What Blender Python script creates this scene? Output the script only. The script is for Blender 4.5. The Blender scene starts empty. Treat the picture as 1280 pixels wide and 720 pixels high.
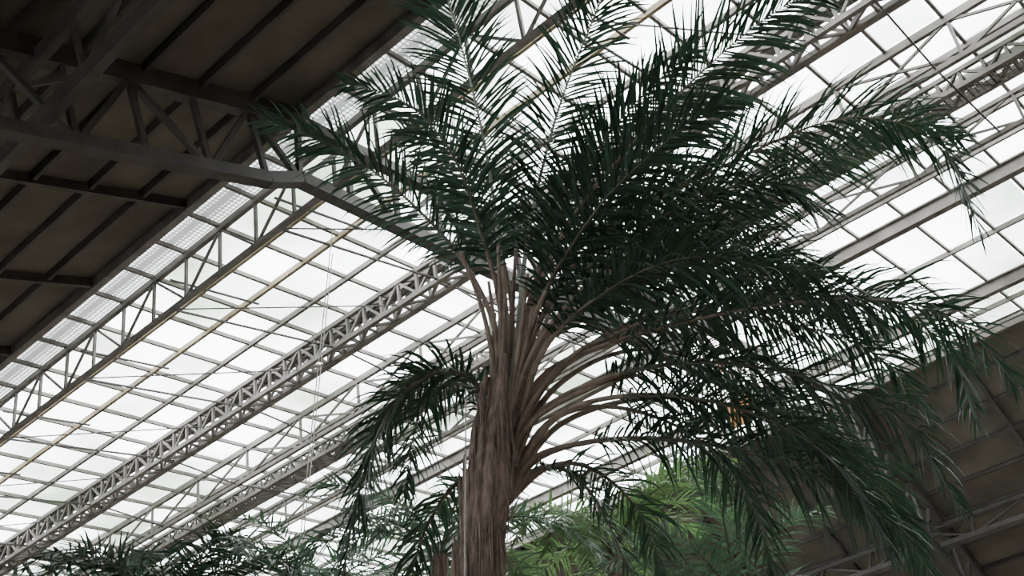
import bpy, math, random
from mathutils import Vector, Matrix
random.seed(7)
SC = bpy.context.scene

# ------------------------------------------------------------------ materials
def mat(name, base, rough=0.7, metal=0.0, var=0.25, scale=4.0, bump=0.0, spec=0.4, stretch=None):
    m = bpy.data.materials.new(name); m.use_nodes = True
    nt = m.node_tree; n = nt.nodes; l = nt.links
    b = n['Principled BSDF']
    b.inputs['Roughness'].default_value = rough
    b.inputs['Metallic'].default_value = metal
    b.inputs['Specular IOR Level'].default_value = spec
    tc = n.new('ShaderNodeTexCoord'); no = n.new('ShaderNodeTexNoise')
    no.inputs['Scale'].default_value = scale; no.inputs['Detail'].default_value = 5
    if stretch:
        mp = n.new('ShaderNodeMapping'); mp.inputs['Scale'].default_value = stretch
        l.new(tc.outputs['Object'], mp.inputs['Vector']); l.new(mp.outputs[0], no.inputs['Vector'])
    else:
        l.new(tc.outputs['Object'], no.inputs['Vector'])
    cr = n.new('ShaderNodeValToRGB')
    cr.color_ramp.elements[0].position = 0.3; cr.color_ramp.elements[1].position = 0.7
    cr.color_ramp.elements[0].color = (*[c*(1-var) for c in base], 1)
    cr.color_ramp.elements[1].color = (*[min(1, c*(1+var)) for c in base], 1)
    l.new(no.outputs['Fac'], cr.inputs['Fac']); l.new(cr.outputs['Color'], b.inputs['Base Color'])
    if bump:
        bp = n.new('ShaderNodeBump'); bp.inputs['Strength'].default_value = bump
        l.new(no.outputs['Fac'], bp.inputs['Height']); l.new(bp.outputs['Normal'], b.inputs['Normal'])
    return m

def leafmat(name, c1, c2, trans, tw=0.25, rough=0.45):
    m = bpy.data.materials.new(name); m.use_nodes = True
    nt = m.node_tree; n = nt.nodes; l = nt.links
    b = n['Principled BSDF']; b.inputs['Roughness'].default_value = rough
    b.inputs['Specular IOR Level'].default_value = .35
    g = n.new('ShaderNodeNewGeometry'); cr = n.new('ShaderNodeValToRGB')
    cr.color_ramp.elements[0].color = (*c1, 1); cr.color_ramp.elements[1].color = (*c2, 1)
    l.new(g.outputs['Random Per Island'], cr.inputs['Fac'])
    l.new(cr.outputs['Color'], b.inputs['Base Color'])
    t = n.new('ShaderNodeBsdfTranslucent'); t.inputs['Color'].default_value = (*trans, 1)
    mx = n.new('ShaderNodeMixShader'); mx.inputs['Fac'].default_value = tw
    l.new(b.outputs[0], mx.inputs[1]); l.new(t.outputs[0], mx.inputs[2])
    l.new(mx.outputs[0], n['Material Output'].inputs['Surface'])
    return m

def glassmat(name, lo, hi, scale, dots=False, p0=.53, p1=.88, haze=.08):
    m = bpy.data.materials.new(name); m.use_nodes = True
    nt = m.node_tree; n = nt.nodes; l = nt.links
    n.remove(n['Principled BSDF'])
    tr = n.new('ShaderNodeBsdfTransparent'); gl = n.new('ShaderNodeBsdfDiffuse')
    gl.inputs['Color'].default_value = (.5, .5, .47, 1)
    tc = n.new('ShaderNodeTexCoord'); no = n.new('ShaderNodeTexNoise')
    no.inputs['Scale'].default_value = scale; no.inputs['Detail'].default_value = 4
    l.new(tc.outputs['Object'], no.inputs['Vector'])
    g = n.new('ShaderNodeNewGeometry')
    ad = n.new('ShaderNodeMath'); ad.operation = 'MULTIPLY_ADD'
    l.new(g.outputs['Random Per Island'], ad.inputs[0]); ad.inputs[1].default_value = .3
    l.new(no.outputs['Fac'], ad.inputs[2])
    cr = n.new('ShaderNodeValToRGB')
    cr.color_ramp.elements[0].position = p0; cr.color_ramp.elements[1].position = p1
    cr.color_ramp.elements[0].color = (*hi, 1); cr.color_ramp.elements[1].color = (*lo, 1)
    l.new(ad.outputs[0], cr.inputs['Fac']); l.new(cr.outputs['Color'], tr.inputs['Color'])
    mx = n.new('ShaderNodeMixShader'); mx.inputs['Fac'].default_value = haze
    if dots:
        vo = n.new('ShaderNodeTexVoronoi'); vo.inputs['Scale'].default_value = 8
        vo.inputs['Randomness'].default_value = .0
        l.new(tc.outputs['Object'], vo.inputs['Vector'])
        mr = n.new('ShaderNodeMapRange'); mr.inputs[1].default_value = .25; mr.inputs[2].default_value = .5
        mr.inputs[3].default_value = .35; mr.inputs[4].default_value = .9
        l.new(vo.outputs['Distance'], mr.inputs[0]); l.new(mr.outputs[0], mx.inputs['Fac'])
    l.new(tr.outputs[0], mx.inputs[1]); l.new(gl.outputs[0], mx.inputs[2])
    l.new(mx.outputs[0], n['Material Output'].inputs['Surface'])
    return m

M_STEEL = mat('painted_steel_grey', (.125, .115, .10), .6, .1, .3, 2.5)
M_STEELD = mat('dark_steel', (.045, .042, .038), .6, .1, .3, 1.5)
M_RUST = mat('weathered_beige_steel', (.22, .18, .115), .7, 0, .35, 2.0)
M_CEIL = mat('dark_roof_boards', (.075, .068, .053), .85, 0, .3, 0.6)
M_WALL = mat('brick_wall', (.30, .2, .14), .9, 0, .3, 3)
M_FLOOR = mat('stone_floor', (.30, .285, .26), .6, 0, .2, 2)
M_SOIL = mat('planter_soil', (.05, .035, .02), .95, 0, .4, 8, .5)
M_STONE = mat('planter_stone', (.4, .38, .34), .7, 0, .2, 5)
M_GLASS = glassmat('weathered_skylight_glass', (.20, .235, .18), (.98, .985, .985), .14)
M_CLEAR = glassmat('fill_window_glass', (.9, .9, .9), (.97, .98, .98), .16, haze=.04)  # panes of the added fill-light windows behind the camera
M_DOTS = glassmat('fritted_glass', (.35, .37, .33), (.5, .51, .5), .2, True)
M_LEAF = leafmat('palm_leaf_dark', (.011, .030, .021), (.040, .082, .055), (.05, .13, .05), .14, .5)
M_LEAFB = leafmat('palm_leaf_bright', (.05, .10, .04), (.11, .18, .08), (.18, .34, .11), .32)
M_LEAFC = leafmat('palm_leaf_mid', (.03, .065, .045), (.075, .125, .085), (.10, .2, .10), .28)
M_RACH = mat('palm_rachis', (.30, .32, .26), .5, 0, .3, 6)
M_RACD = mat('palm_rachis_dark', (.085, .085, .055), .55, 0, .3, 6)
M_PET = mat('palm_petiole_brown', (.185, .145, .112), .65, 0, .35, 7, .2)
M_BARK = mat('palm_bark_fibre', (.155, .117, .096), .9, 0, .6, 9, .9, stretch=(3, 3, .5))
M_ROPE = mat('rope', (.40, .38, .34), .8, 0, .2, 20)
M_BANNER = mat('orange_fabric', (.5, .22, .07), .8, 0, .1, 3)

# ------------------------------------------------------------------ mesh helper
class MB:
    def __init__(s): s.v = []; s.f = []; s.m = []
    def quad(s, pts, mi=0):
        k = len(s.v); s.v += [tuple(p) for p in pts]; s.f.append(tuple(range(k, k+len(pts)))); s.m.append(mi)
    def beam(s, a, b, w, h, up=(0, 0, 1), mi=0):
        a = Vector(a); b = Vector(b); d = (b-a)
        if d.length < 1e-6: return
        d.normalize(); u = Vector(up)
        sd = d.cross(u)
        if sd.length < 1e-3: sd = d.cross(Vector((1, 0, 0)))
        sd.normalize(); u = sd.cross(d).normalized()
        k = len(s.v)
        for p in (a, b):
            for (i, j) in ((-1, -1), (1, -1), (1, 1), (-1, 1)):
                s.v.append(tuple(p + sd*i*w/2 + u*j*h/2))
        for f in ((0, 1, 2, 3), (7, 6, 5, 4), (0, 4, 5, 1), (1, 5, 6, 2), (2, 6, 7, 3), (3, 7, 4, 0)):
            s.f.append(tuple(k+i for i in f)); s.m.append(mi)
    def ibeam(s, a, b, w, h, up=(0, 0, 1), mi=0):
        a = Vector(a); b = Vector(b); u = Vector(up).normalized()
        s.beam(a+u*h/2, b+u*h/2, w, h*.12, up, mi)
        s.beam(a-u*h/2, b-u*h/2, w, h*.12, up, mi)
        s.beam(a, b, w*.15, h*.95, up, mi)
    def tube(s, pts, rads, n=7, mi=0, jitter=None):
        k = len(s.v); N = len(pts)
        for i, p in enumerate(pts):
            t = (pts[min(i+1, N-1)]-pts[max(i-1, 0)]).normalized()
            a = t.cross(Vector((.31, .95, .05))).normalized(); b = t.cross(a)
            for j in range(n):
                an = 2*math.pi*j/n
                r = rads[i]*(jitter(i, an) if jitter else 1)
                s.v.append(tuple(p+(a*math.cos(an)+b*math.sin(an))*r))
        for i in range(N-1):
            for j in range(n):
                s.f.append((k+i*n+j, k+i*n+(j+1) % n, k+(i+1)*n+(j+1) % n, k+(i+1)*n+j)); s.m.append(mi)
        s.f.append(tuple(k+j for j in range(n))[::-1]); s.m.append(mi)
        s.f.append(tuple(k+(N-1)*n+j for j in range(n))); s.m.append(mi)
    def obj(s, name, mats, parent=None, smooth=False):
        me = bpy.data.meshes.new(name); me.from_pydata(s.v, [], s.f); me.update()
        for m in mats: me.materials.append(m)
        me.polygons.foreach_set('material_index', s.m)
        if smooth: me.polygons.foreach_set('use_smooth', [True]*len(s.f))
        o = bpy.data.objects.new(name, me); SC.collection.objects.link(o)
        if parent: o.parent = parent
        return o
def empty(name):
    o = bpy.data.objects.new(name, None); SC.collection.objects.link(o); return o

# ------------------------------------------------------------------ camera
EYE = Vector((0, 0, 1.6))
FW = Vector((-.523, .573, .631)).normalized()
RT = Vector((.727, .687, -.021)); RT = (RT-FW*RT.dot(FW)).normalized()
UP = RT.cross(FW)
cam = bpy.data.cameras.new('camera'); co = bpy.data.objects.new('camera', cam); SC.collection.objects.link(co)
cam.sensor_width = 36; cam.lens = 36*1433/1280; cam.clip_end = 500
mw = Matrix((RT, UP, -FW)).transposed().to_4x4(); mw.translation = EYE
co.matrix_world = mw; SC.camera = co

# ------------------------------------------------------------------ roof
A10 = math.radians(10); D = 18.0
RN = Vector((0, math.cos(A10), math.sin(A10))); NN = Vector((0, -math.sin(A10), math.cos(A10)))
def R(x, b, off=0.0):
    return EYE + Vector((x, 0, 0)) + RN*(b*D) + NN*(D-off)
X0, X1 = -64.0, 24.0
XA, XB = X0+.05, X1-.05
B0, B1 = .738, 2.219
rows = [B0, .803, .88, .957, 1.04, 1.13, 1.20, 1.277, 1.35, 1.417, 1.455, 1.52, 1.60, 1.678, 1.855, 2.03, 2.125, B1]
STEP = 1.5
g = MB(); gd = MB()
x = X0
while x < X1-1:
    for i in range(len(rows)-1):
        t = gd if i == 0 else g
        t.quad([R(x+.03, rows[i], -.06), R(x+STEP-.03, rows[i], -.06), R(x+STEP-.03, rows[i+1], -.06), R(x+.03, rows[i+1], -.06)])
    x += STEP
g.obj('window_1', [M_GLASS]); gd.obj('window_2', [M_DOTS])
gb = MB(); x = X0+.1
while x <= X1-.05:
    gb.beam(R(x, B0+.004, .02), R(x, B1-.004, .02), .085, .12, NN); x += STEP
gb.obj('skylight_glazing_bars', [M_STEEL])
pu = MB()
for b in rows:
    heavy = b in (1.678, 2.03)
    mi = 1 if b in (.957, .88) else 0
    if heavy: pu.ibeam(R(XA, b, .25), R(XB, b, .25), .28, .42, NN, 0)
    elif b in (B0, B1): pu.beam(R(XA, b, .15), R(XB, b, .15), .2, .35, NN, 0)
    else: pu.beam(R(XA, b, .1), R(XB, b, .1), .1, .16, NN, mi)
pu.obj('skylight_purlins', [M_STEEL, M_RUST])

def girder(name, b, depth, cw, pitch, xbrace=False, width=0, mats=(M_STEEL,)):
    m = MB()
    sides = (0,) if width == 0 else (-width/2, width/2)
    for s in sides:
        bb = b+s/D
        m.beam(R(XA, bb, .18), R(XB, bb, .18), cw, cw, NN)
        m.beam(R(XA, bb, .18+depth), R(XB, bb, .18+depth), cw, cw, NN)
        xx = XA+.1; k = 0
        while xx < XB-pitch:
            m.beam(R(xx, bb, .18), R(xx, bb, .18+depth), cw*.6, cw*.6, (1, 0, 0))
            a, c = (.18, .18+depth) if k % 2 else (.18+depth, .18)
            m.beam(R(xx, bb, a), R(xx+pitch, bb, c), cw*.5, cw*.5, NN)
            if xbrace: m.beam(R(xx, bb, c), R(xx+pitch, bb, a), cw*.5, cw*.5, NN)
            xx += pitch; k += 1
    if width:
        xx = XA+.1; k = 0
        while xx < XB-pitch:
            for off in (.18, .18+depth):
                m.beam(R(xx, b-width/2/D, off), R(xx, b+width/2/D, off), cw*.5, cw*.5, NN)
                m.beam(R(xx, b-(1 if k % 2 else -1)*width/2/D, off), R(xx+pitch, b+(1 if k % 2 else -1)*width/2/D, off), cw*.5, cw*.5, NN)
            xx += pitch; k += 1
    return m.obj(name, list(mats))
girder('roof_lattice_girder', .803, 1.35, .13, 1.5, mats=(M_STEEL,))
girder('roof_lattice_girder', 1.125, .75, .14, .75, False, .5)
girder('roof_lattice_girder', 1.277, 1.1, .13, 3.0, True)
girder('roof_lattice_girder', 1.405, .45, .12, .6, False, .7)
girder('roof_lattice_girder', 1.50, .9, .12, 3.0, True)

wk = MB()
for i in range(-5, 6):
    wk.beam(R(XA, 1.405+i*.06/D, .66), R(XB, 1.405+i*.06/D, .66), .02, .02, NN)
xx = XA+.1
while xx < XB:
    wk.beam(R(xx, 1.387, .66), R(xx, 1.423, .66), .03, .02, NN); xx += .15
wk.obj('maintenance_walkway', [M_STEEL])

tr = MB()
xx = X0+1
while xx < X1-4:
    tr.beam(R(xx, .803, 1.5), R(xx, 1.125, .9), .05, .05, NN)
    tr.beam(R(xx, .803, 1.5), R(xx+3, 1.125, .9), .03, .03, NN)
    tr.beam(R(xx, 1.277, 1.25), R(xx, 1.50, 1.05), .045, .045, NN)
    tr.beam(R(xx, 1.125, .9), R(xx, 1.277, 1.25), .045, .045, NN)
    tr.beam(R(xx, .80, .6), R(xx, .96, .35), .05, .05, NN)
    xx += 4.5
tr.obj('roof_tie_rods', [M_STEELD])

E0 = R(0, B0); E1 = R(0, B1)
a25 = math.radians(25); a30 = math.radians(27)
def RNEAR(x, s, off=0):
    return Vector((x, E0.y-s*math.cos(a25)+off*math.sin(a25), E0.z-s*math.sin(a25)-off*math.cos(a25)))
def RFAR(x, s, off=0):
    return Vector((x, E1.y+s*math.cos(a30)-off*math.sin(a30), E1.z-s*math.sin(a30)-off*math.cos(a30)))
nn = Vector((0, -math.sin(a25), math.cos(a25))); nf = Vector((0, math.sin(a30), math.cos(a30)))
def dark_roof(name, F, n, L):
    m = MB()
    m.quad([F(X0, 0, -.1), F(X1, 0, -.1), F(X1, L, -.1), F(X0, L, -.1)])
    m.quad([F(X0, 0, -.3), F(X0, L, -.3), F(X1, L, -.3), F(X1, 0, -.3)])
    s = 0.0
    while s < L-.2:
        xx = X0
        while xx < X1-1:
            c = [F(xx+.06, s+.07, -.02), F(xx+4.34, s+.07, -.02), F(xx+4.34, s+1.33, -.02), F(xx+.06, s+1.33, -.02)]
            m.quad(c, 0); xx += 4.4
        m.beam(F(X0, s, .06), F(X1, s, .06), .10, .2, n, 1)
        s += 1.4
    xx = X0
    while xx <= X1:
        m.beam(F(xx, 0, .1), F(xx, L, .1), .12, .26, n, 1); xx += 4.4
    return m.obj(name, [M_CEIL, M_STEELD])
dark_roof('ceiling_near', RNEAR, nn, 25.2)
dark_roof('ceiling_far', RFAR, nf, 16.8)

def arch(xa):
    m = MB(); top = []; bot = []
    for i in range(16, 0, -1):
        top.append(RNEAR(xa, i*1.5, .3)); bot.append(RNEAR(xa, i*1.5, 2.1))
    n = 18
    for i in range(n+1):
        b = B0+(B1-B0)*i/n
        top.append(R(xa, b, .3)); bot.append(R(xa, b, 2.0+.4*(i/n)))
    for i in range(1, 11):
        top.append(RFAR(xa, i*1.5, .3)); bot.append(RFAR(xa, i*1.5, 2.2))
    for i in range(len(top)-1):
        for L, w in ((top, .28), (bot, .30)):
            m.beam(L[i], L[i+1], w, .28, (0, 0, 1))
        m.beam(top[i], bot[i], .12, .12, (0, 1, 0))
        if i % 2: m.beam(top[i], bot[i+1], .12, .12, (0, 0, 1))
        else: m.beam(bot[i], top[i+1], .12, .12, (0, 0, 1))
    return m.obj('roof_arch_truss', [M_STEELD])
for xa in (-42.8, -15.7, 11.4): arch(xa)
m = MB()
for F, n, s, dp in ((RNEAR, nn, 6.5, 1.6), (RNEAR, nn, 14, 1.6), (RFAR, nf, 7.0, 1.6), (RFAR, nf, 12.0, 1.5)):
    m.beam(F(X0+.1, s, .4), F(X1-.1, s, .4), .2, .25, n); m.beam(F(X0+.1, s, dp), F(X1-.1, s, dp), .22, .28, n)
    xx = X0+.1; k = 0
    while xx < X1-2.3:
        m.beam(F(xx, s, .4), F(xx, s, dp), .1, .1, (1, 0, 0))
        a, c = (.4, dp) if k % 2 else (dp, .4)
        m.beam(F(xx, s, a), F(xx+2.25, s, c), .1, .1, n); xx += 2.25; k += 1
m.obj('eaves_lattice_girder', [M_STEELD])

# ---- shell walls and floor
yn = RNEAR(0, 25.2).y; zn = RNEAR(0, 25.2).z; yf = RFAR(0, 16.8).y; zf = RFAR(0, 16.8).z
def slab(name, pts, thick, mt):
    m = MB(); p = [Vector(q) for q in pts]; t = Vector(thick)
    m.quad(p); m.quad([q+t for q in p][::-1])
    for i in range(len(p)):
        j = (i+1) % len(p); m.quad([p[i], p[i]+t, p[j]+t, p[j]])
    return m.obj(name, [mt])
slab('floor', [(X0, yn, 0), (X1, yn, 0), (X1, yf, 0), (X0, yf, 0)], (0, 0, -.3), M_FLOOR)
m = MB(); gw = MB(); x = X0; zs = 5.2
while x < X1-.1:
    m.beam((x+1.5, yn-.2, 0), (x+1.5, yn-.2, zn+.2), 3.0, .4, (0, 1, 0))
    m.beam((x+3, yn-.2, zs/2), (x+5.5, yn-.2, zs/2), .4, zs)
    m.beam((x+3, yn-.2, zn-.3), (x+5.5, yn-.2, zn-.3), .4, 1.0)
    gw.quad([(x+3, yn-.2, zs), (x+5.5, yn-.2, zs), (x+5.5, yn-.2, zn-.8), (x+3, yn-.2, zn-.8)])
    m.beam((x+4.25, yn-.2, zs), (x+4.25, yn-.2, zn-.8), .08, .08, (0, 1, 0), 1)
    m.beam((x+3, yn-.2, (zs+zn)/2), (x+5.5, yn-.2, (zs+zn)/2), .08, .08, (0, 0, 1), 1)
    x += 5.5
m.obj('wall_near', [M_WALL, M_STEELD]); gw.obj('fill_light_window', [M_CLEAR])  # unseen window band, added to let fill light onto trunk and ceilings
slab('wall_far', [(X0, yf, 0), (X1, yf, 0), (X1, yf, zf+.3), (X0, yf, zf+.3)], (0, .4, 0), M_WALL)
for nm, xx, th in (('wall_left', X0, -.4), ('wall_right', X1, .4)):
    slab(nm, [(xx, yn, 0), (xx, yf, 0), (xx, yf, zf+.2), (xx, E1.y, E1.z+.2), (xx, E0.y, E0.z+.2), (xx, yn, zn+.2)], (th, 0, 0), M_WALL)

m = MB()
px0, px1, py0, py1 = -24, -3.0, 4.0, 18
for a, b in (((px0, py0), (px1, py0)), ((px1, py0), (px1, py1)), ((px1, py1), (px0, py1)), ((px0, py1), (px0, py0))):
    m.beam((*a, .25), (*b, .25), .35, .5)
m.quad([(px0, py0, .42), (px1, py0, .42), (px1, py1, .42), (px0, py1, .42)], 1)
m.obj('garden_planter', [M_STONE, M_SOIL])

# ------------------------------------------------------------------ fronds
def catmull(P, n):
    P = [2*P[0]-P[1]]+P+[2*P[-1]-P[-2]]; out = []
    for i in range(1, len(P)-2):
        for j in range(n):
            t = j/n; a, b, c, d = P[i-1], P[i], P[i+1], P[i+2]
            out.append(.5*((2*b)+(c-a)*t+(2*a-5*b+4*c-d)*t*t+(3*b-a-3*c+d)*t**3))
    out.append(P[-2]); return out
def resample(pts, step):
    out = [pts[0]]; acc = 0
    for i in range(len(pts)-1):
        a, b = pts[i], pts[i+1]; L = (b-a).length; d = step-acc
        while d <= L:
            out.append(a.lerp(b, d/L)); d += step
        acc = (acc+L) % step
    return out
def frond(mb, ctrl, bare=.2, ll=.62, r0=.035, spacing=.031, lw=.028, droop=.10, vang=24, segs=4, petm=0, tipm=None, tipr=.004):
    pts = resample(catmull(ctrl, 14), spacing); N = len(pts)
    tp = pts[::4]+[pts[-1]]; n2 = len(tp)
    rr = [max(tipr, r0*(1-i/(n2-1))**1.15) for i in range(n2)]
    nb = max(2, int(n2*bare)+1)
    mb.tube(tp[:nb+1], rr[:nb+1], 6, petm)
    mb.tube(tp[nb:], rr[nb:], 5, petm if tipm is None else tipm)
    dd = pts[-1]-pts[0]
    mid = pts[N//2]-pts[0]
    hz = Vector((mid.x+dd.x, mid.y+dd.y, 0))
    S = hz.cross(Vector((0, 0, 1))).normalized() if hz.length > .05 else RT.copy()
    for i in range(int(N*bare), N):
        f = (i/N-bare)/(1-bare)
        T = (pts[min(i+1, N-1)]-pts[max(i-1, 0)]).normalized()
        s0 = (S-T*S.dot(T)).normalized(); Nn = s0.cross(T)
        if Nn.z < 0 and abs(T.z) < .8: Nn = -Nn
        env = min(1, .45+f*2.4)*min(1, .34+(1-f)*1.7)
        for sg in (-1, 1):
            if random.random() < .05: continue
            L = ll*env*random.uniform(.82, 1.1)
            an = math.radians(66-32*f+random.uniform(-9, 9))
            v = math.radians(vang*random.uniform(-1.3, 1.7))
            dr = (T*math.cos(an)+(s0*sg*math.cos(v)+Nn*math.sin(v))*math.sin(an)).normalized()
            p = pts[i].copy(); sl = L/segs; w0 = lw*random.uniform(.8, 1.15)
            tw = random.uniform(-.6, .6)
            prof = (.55, 1, .95, .65, .06) if segs == 4 else (.6, 1, .6, .06)
            k = len(mb.v)
            for q in range(segs+1):
                wv = Nn.cross(dr)
                if wv.length < .05: wv = T.copy()
                wv.normalize(); wv = (wv*math.cos(tw)+Nn*math.sin(tw))
                h = w0*prof[q]/2
                mb.v.append(tuple(p-wv*h)); mb.v.append(tuple(p+wv*h))
                p = p+dr*sl
                dr = (dr+Vector((0, 0, -droop*(1+q*.9)*random.uniform(.7, 1.3)))).normalized()
            for q in range(segs):
                mb.f.append((k+2*q, k+2*q+1, k+2*q+3, k+2*q+2)); mb.m.append(1)

# main palm ----------------------------------------------------------
DC = 11.35
CROWN = Vector((-6.05, 6.67, 8.51))    # centre of the crown
def pl(u, v, w=0.0):                    # tilted measuring frame of the crown
    k = .00792*(1+w/DC)
    return CROWN + RT*((u-640)*k) + UP*((400-v)*k) + FW*w
palm = empty('palm_tree')
def tk(z):
    a = Vector((-6.33, 6.39, 5.81)); b = Vector((-6.09, 6.63, 8.51)); t = max((z-a.z)/(b.z-a.z), -.6)
    p = a.lerp(b, t); return Vector((p.x, p.y, z))
tm = MB(); P = []; RR = []
z = .3
while z < 8.15:
    P.append(tk(z)); base = .168
    if z > 6.1: base += .03*math.exp(-((z-6.6)/.3)**2)
    if z > 6.8: base *= max(.12, 1-.68*(z-6.8))
    RR.append(base*(1+.04*(math.sin(z*21) > .3))); z += .06
tm.tube(P, RR, 30, 0, lambda i, a: 1+.06*math.sin(a*9+i*.25)+random.uniform(-.035, .035))
tm.obj('trunk', [M_BARK], palm, False)
bt = MB()
for i in range(120):
    z = random.uniform(4.2, 7.1); an = random.uniform(0, 6.283); c = tk(z)
    d = Vector((math.cos(an), math.sin(an), 0)); r = .165 if z < 6.8 else .12
    L = random.uniform(.3, .9)
    p0 = c+d*(r-.04); p1 = c+d*(r-.015)+Vector((0, 0, L*.5)); p2 = c+d*(r+random.uniform(-.06, .02))+Vector((0, 0, L))
    bt.tube([p0, p1, p2], [.04, .033, .008], 6, random.choice((0, 0, 1)))
for i in range(220):
    z = random.uniform(5.0, 7.5); an = random.uniform(0, 6.283); c = tk(z)
    d = Vector((math.cos(an), math.sin(an), 0)); L = random.uniform(.3, 1.1); r = .165 if z < 6.9 else .12
    p0 = c+d*r; p1 = p0+d*random.uniform(0, .05)-Vector((0, 0, L*.5)); p2 = p1-Vector((0, 0, L*.5))+d*random.uniform(-.02, .05)
    bt.tube([p0, p1, p2], [.009, .007, .003], 4, random.choice((0, 1)))
sh = catmull([pl(604, 470, -.25), pl(588, 540, -.6), pl(580, 620, -.9), pl(572, 720, -1.3), pl(570, 760, -1.5)], 8)
bt.tube(sh, [.03+.008*math.sin(i) for i in range(len(sh))], 7, 0)
bt.obj('leaf_base_boots', [M_BARK, M_PET], palm)

F = [
 ([(618,600,0),(632,480,.0),(622,330,.2),(603,190,.3),(570,50,.2),(535,-60,-.1),(505,-130,-.5)], dict(bare=.37, ll=.80, r0=.042, spacing=.034, tipr=.010)),
 ([(624,600,0),(640,450,0),(655,300,.3),(690,150,.5),(735,30,.4),(775,-60,.2),(805,-120,-.1)], dict(bare=.37, ll=.68, r0=.042, spacing=.034, tipr=.010)),
 ([(628,600,0),(652,420,0),(700,290,0),(775,190,-.2),(870,90,-.4),(960,15,-.5),(1030,-20,-.6)], dict(bare=.36, ll=.96, droop=.13)),
 ([(630,600,.0),(662,420,.2),(750,295,.5),(890,215,.8),(1050,150,.8),(1165,180,.6),(1222,290,.3)], dict(bare=.33, ll=.92, droop=.15)),
 ([(630,600,.1),(660,420,0),(740,325,-.2),(850,255,-.5),(950,225,-.7),(1035,265,-.8)], dict(bare=.34, ll=.92, droop=.18)),
 ([(632,610,0),(665,480,0),(770,425,0),(930,385,-.1),(1080,372,-.2),(1190,400,-.3),(1266,480,-.3)], dict(bare=.32, ll=.84, droop=.16)),
 ([(625,620,0),(665,520,-.2),(770,465,-.5),(900,450,-.8),(1040,480,-1.0),(1130,530,-1.1),(1195,630,-1.1)], dict(bare=.32, ll=.8, droop=.22)),
 ([(618,640,0),(670,570,-.2),(780,546,-.4),(920,560,-.7),(1040,605,-.9),(1120,660,-.9),(1180,745,-.9)], dict(bare=.26, ll=.8, droop=.22)),
 ([(618,640,0),(665,585,-.3),(710,590,-.5),(750,640,-.7),(795,750,-.8)], dict(bare=.3, ll=.5, droop=.2)),
 ([(618,580,0),(620,440,0),(583,340,.2),(510,255,.3),(425,190,.2),(325,148,0)], dict(bare=.44, ll=.66, droop=.12)),
 ([(620,560,0),(622,400,0),(597,290,-.2),(560,190,-.4),(500,125,-.5),(425,102,-.5)], dict(bare=.42, ll=.6, droop=.1)),
 ([(612,580,0),(598,490,0),(550,462,-.1),(490,500,-.3),(450,590,-.4),(425,710,-.5)], dict(bare=.2, ll=.74, droop=.16, lw=.036)),
 ([(630,600,.2),(662,450,.4),(750,370,.8),(870,345,1.1),(980,360,1.3),(1080,420,1.4)], dict(bare=.36, ll=.88, droop=.18)),
 ([(630,600,.2),(685,490,.5),(790,440,1.0),(910,470,1.4),(1010,540,1.6),(1070,650,1.6)], dict(bare=.36, ll=.86, droop=.2)),
 ([(632,580,.1),(662,400,-.3),(740,260,-.8),(830,170,-1.1),(905,115,-1.3)], dict(bare=.40, ll=.88, droop=.14)),
 ([(626,580,.2),(636,400,.5),(610,280,1.0),(560,200,1.4),(500,170,1.7)], dict(bare=.5, ll=.7, droop=.14)),
 ([(632,560,.2),(660,370,.6),(720,270,1.2),(800,230,1.8),(900,240,2.2)], dict(bare=.40, ll=.9, droop=.16)),
 ([(624,620,.1),(680,530,.3),(760,510,.6),(860,545,.8),(930,620,.9),(965,730,.9)], dict(bare=.4, ll=.7, droop=.22)),
 ([(634,580,-.1),(672,440,-.5),(760,355,-1.0),(860,315,-1.4),(970,330,-1.6)], dict(bare=.38, ll=.84, droop=.18)),
 ([(612,580,.1),(597,500,.3),(560,480,.6),(520,520,.8),(500,620,.9)], dict(bare=.2, ll=.6, droop=.16)),
 ([(630,600,.3),(680,480,.6),(800,400,.9),(940,400,1.1),(1080,440,1.2),(1160,520,1.2)], dict(bare=.36, ll=.86, droop=.2)),
 ([(626,620,-.1),(690,520,-.4),(800,490,-.8),(930,510,-1.1),(1040,575,-1.2),(1110,690,-1.2)], dict(bare=.34, ll=.82, droop=.24)),
 ([(630,600,.2),(655,430,.4),(700,330,.9),(790,270,1.4),(930,290,1.8),(1010,350,1.9)], dict(bare=.40, ll=.9, droop=.18)),
 ([(634,560,.1),(652,400,.2),(698,260,.1),(770,150,0),(860,60,-.2)], dict(bare=.44, ll=.66, droop=.14)),
 ([(618,640,.2),(680,585,.4),(740,590,.7),(800,650,.9),(830,740,.9)], dict(bare=.3, ll=.6, droop=.2)),
 ([(615,640,.1),(598,600,.2),(560,610,.3),(520,680,.4),(505,760,.4)], dict(bare=.2, ll=.5, droop=.2)),
 ([(630,600,.3),(660,450,.6),(760,340,1.2),(900,290,1.7),(1030,205,1.9),(1130,160,1.9),(1200,180,1.8)], dict(bare=.36, ll=.95, droop=.15)),
 ([(630,600,.1),(670,440,.0),(780,350,-.2),(900,320,-.4),(1010,340,-.6),(1090,400,-.7)], dict(bare=.38, ll=.9, droop=.2)),
 ([(626,620,.3),(700,530,.8),(830,500,1.2),(980,530,1.5),(1090,600,1.6),(1150,720,1.6)], dict(bare=.36, ll=.85, droop=.22)),
 ([(632,600,.2),(675,480,.4),(800,410,.6),(960,370,.9),(1100,385,1.0),(1180,440,1.0),(1215,530,1.0)], dict(bare=.42, ll=.8, droop=.2)),
 ([(612,600,.2),(600,510,.4),(565,470,.7),(510,480,.9),(460,560,1.0),(450,660,1.0)], dict(bare=.2, ll=.62, droop=.18)),
]
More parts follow.
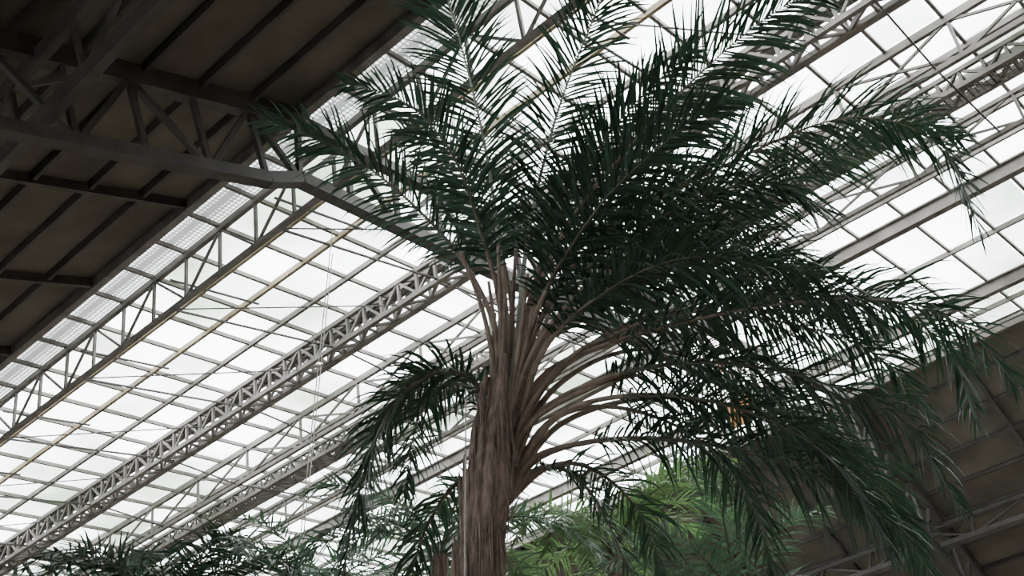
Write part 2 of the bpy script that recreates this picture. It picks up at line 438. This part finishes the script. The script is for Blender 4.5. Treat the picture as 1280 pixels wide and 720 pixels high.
for i, (c, kw) in enumerate(F):
    kw = dict(kw); r0 = kw.pop('r0', .042)
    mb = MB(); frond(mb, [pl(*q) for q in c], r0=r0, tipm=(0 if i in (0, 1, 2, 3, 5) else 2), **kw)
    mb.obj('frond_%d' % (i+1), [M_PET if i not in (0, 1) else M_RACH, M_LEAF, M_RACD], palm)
ep = MB()
for c in ([(600,640,0),(614,500,-.2),(602,400,-.2),(570,310,-.2)], [(615,620,-.2),(648,480,-.25),(690,370,-.3)],
          [(618,620,-.2),(655,530,-.3),(740,480,-.4),(800,465,-.5)], [(626,600,.1),(650,450,.1),(680,350,.1)],
          [(612,620,-.2),(638,500,-.3),(672,420,-.3),(735,345,-.4)], [(596,650,-.1),(608,500,-.2),(614,390,-.1)],
          [(620,620,-.2),(655,510,-.3),(715,440,-.3),(800,400,-.4)], [(606,620,-.1),(625,450,-.2),(625,330,-.2)],
          [(615,600,-.2),(640,460,-.3),(655,340,-.3)], [(625,640,-.1),(665,570,-.3),(740,550,-.4)],
          [(600,600,-.1),(620,440,-.2),(618,300,-.2)], [(610,600,0),(632,440,0),(640,310,0)],
          [(604,660,-.3),(612,560,-.3),(622,450,-.25),(628,350,-.2)], [(612,660,-.3),(624,560,-.35),(645,460,-.3),(664,380,-.3)],
          [(598,640,-.25),(605,540,-.3),(616,440,-.2),(606,350,-.2)]):
    pp = catmull([pl(*q) for q in c], 8); n = len(pp)
    ep.tube(pp, [.042*min(1, .3+i*.12)*(1-.65*i/n) for i in range(n)], 7, 0)
ep.obj('petioles', [M_PET], palm, True)

# ------------------------------------------------------------------ neighbouring palms
def small_palm(name, crown, nf, L, ll, leaf, seed, e_lo=15, e_hi=75, dense=.045):
    random.seed(seed); e = empty(name); C = Vector(crown)
    t = MB(); pts = [Vector((C.x, C.y, .42+(C.z-.42)*i/30)) for i in range(31)]
    t.tube(pts, [.11*(1+.06*(i % 2)) for i in range(31)], 12); t.obj('trunk', [M_BARK], e)
    mb = MB()
    for i in range(nf):
        az = 2*math.pi*i/nf+random.uniform(-.25, .25); el = math.radians(random.uniform(e_lo, e_hi)); p = C.copy(); c = [p.copy()]
        Li = L*random.uniform(.8, 1.1)
        for k in range(6):
            p = p+Vector((math.cos(az)*math.cos(el), math.sin(az)*math.cos(el), math.sin(el)))*Li/6
            c.append(p.copy()); el -= math.radians(random.uniform(14, 22))
        frond(mb, c, bare=.15, ll=ll, r0=.025, spacing=dense, lw=.035, droop=.12, segs=3)
    mb.obj('crown', [M_RACD, leaf], e)
small_palm('areca_palm', (-13.9, 7.9, 8.2), 17, 2.7, .6, M_LEAF, 3)
small_palm('areca_palm', (-14.6, 11.0, 9.5), 15, 2.6, .55, M_LEAFC, 4)
small_palm('areca_palm', (-10.6, 10.0, 8.7), 15, 2.6, .55, M_LEAFC, 5)
small_palm('areca_palm', (-9.6, 12.6, 9.2), 14, 2.8, .6, M_LEAFB, 6)
small_palm('areca_palm', (-7.6, 12.6, 7.6), 12, 2.6, .6, M_LEAFC, 8)

# small orange banner hung from the far roof
m = MB(); c = Vector((-13.9, 24.0, 19.2))
for i in range(6):
    for j in range(6):
        def q(a, b): return c+Vector((a*.12, .04*math.sin(a*2+b), -b*.14))
        m.quad([q(i, j), q(i+1, j), q(i+1, j+1), q(i, j+1)])
m.beam(c+Vector((-.1, 0, 0)), c+Vector((.82, 0, 0)), .05, .05)
for dx in (0, .72): m.beam(c+Vector((dx, 0, 0)), Vector((c.x+dx, c.y, 23.4)), .02, .02, (0, 1, 0))
m.obj('orange_banner', [M_BANNER])

def rope(x, y, z0, z1, r=.008):
    m = MB(); m.tube([Vector((x, y, z0+(z1-z0)*i/8)) for i in range(9)], [r]*9, 5); m.obj('hanging_rope', [M_ROPE])
rope(-6.19, 6.12, .42, 7.5, .008)
rope(-17.2, 12.4, .42, 20.5, .014)
rope(-18.2, 13.2, .42, 20.8, .014)

# ------------------------------------------------------------------ light: bright overcast sky
w = bpy.data.worlds.new('overcast_sky'); SC.world = w; w.use_nodes = True
bg = w.node_tree.nodes['Background']
bg.inputs['Color'].default_value = (.94, .97, 1, 1); bg.inputs['Strength'].default_value = 13.0
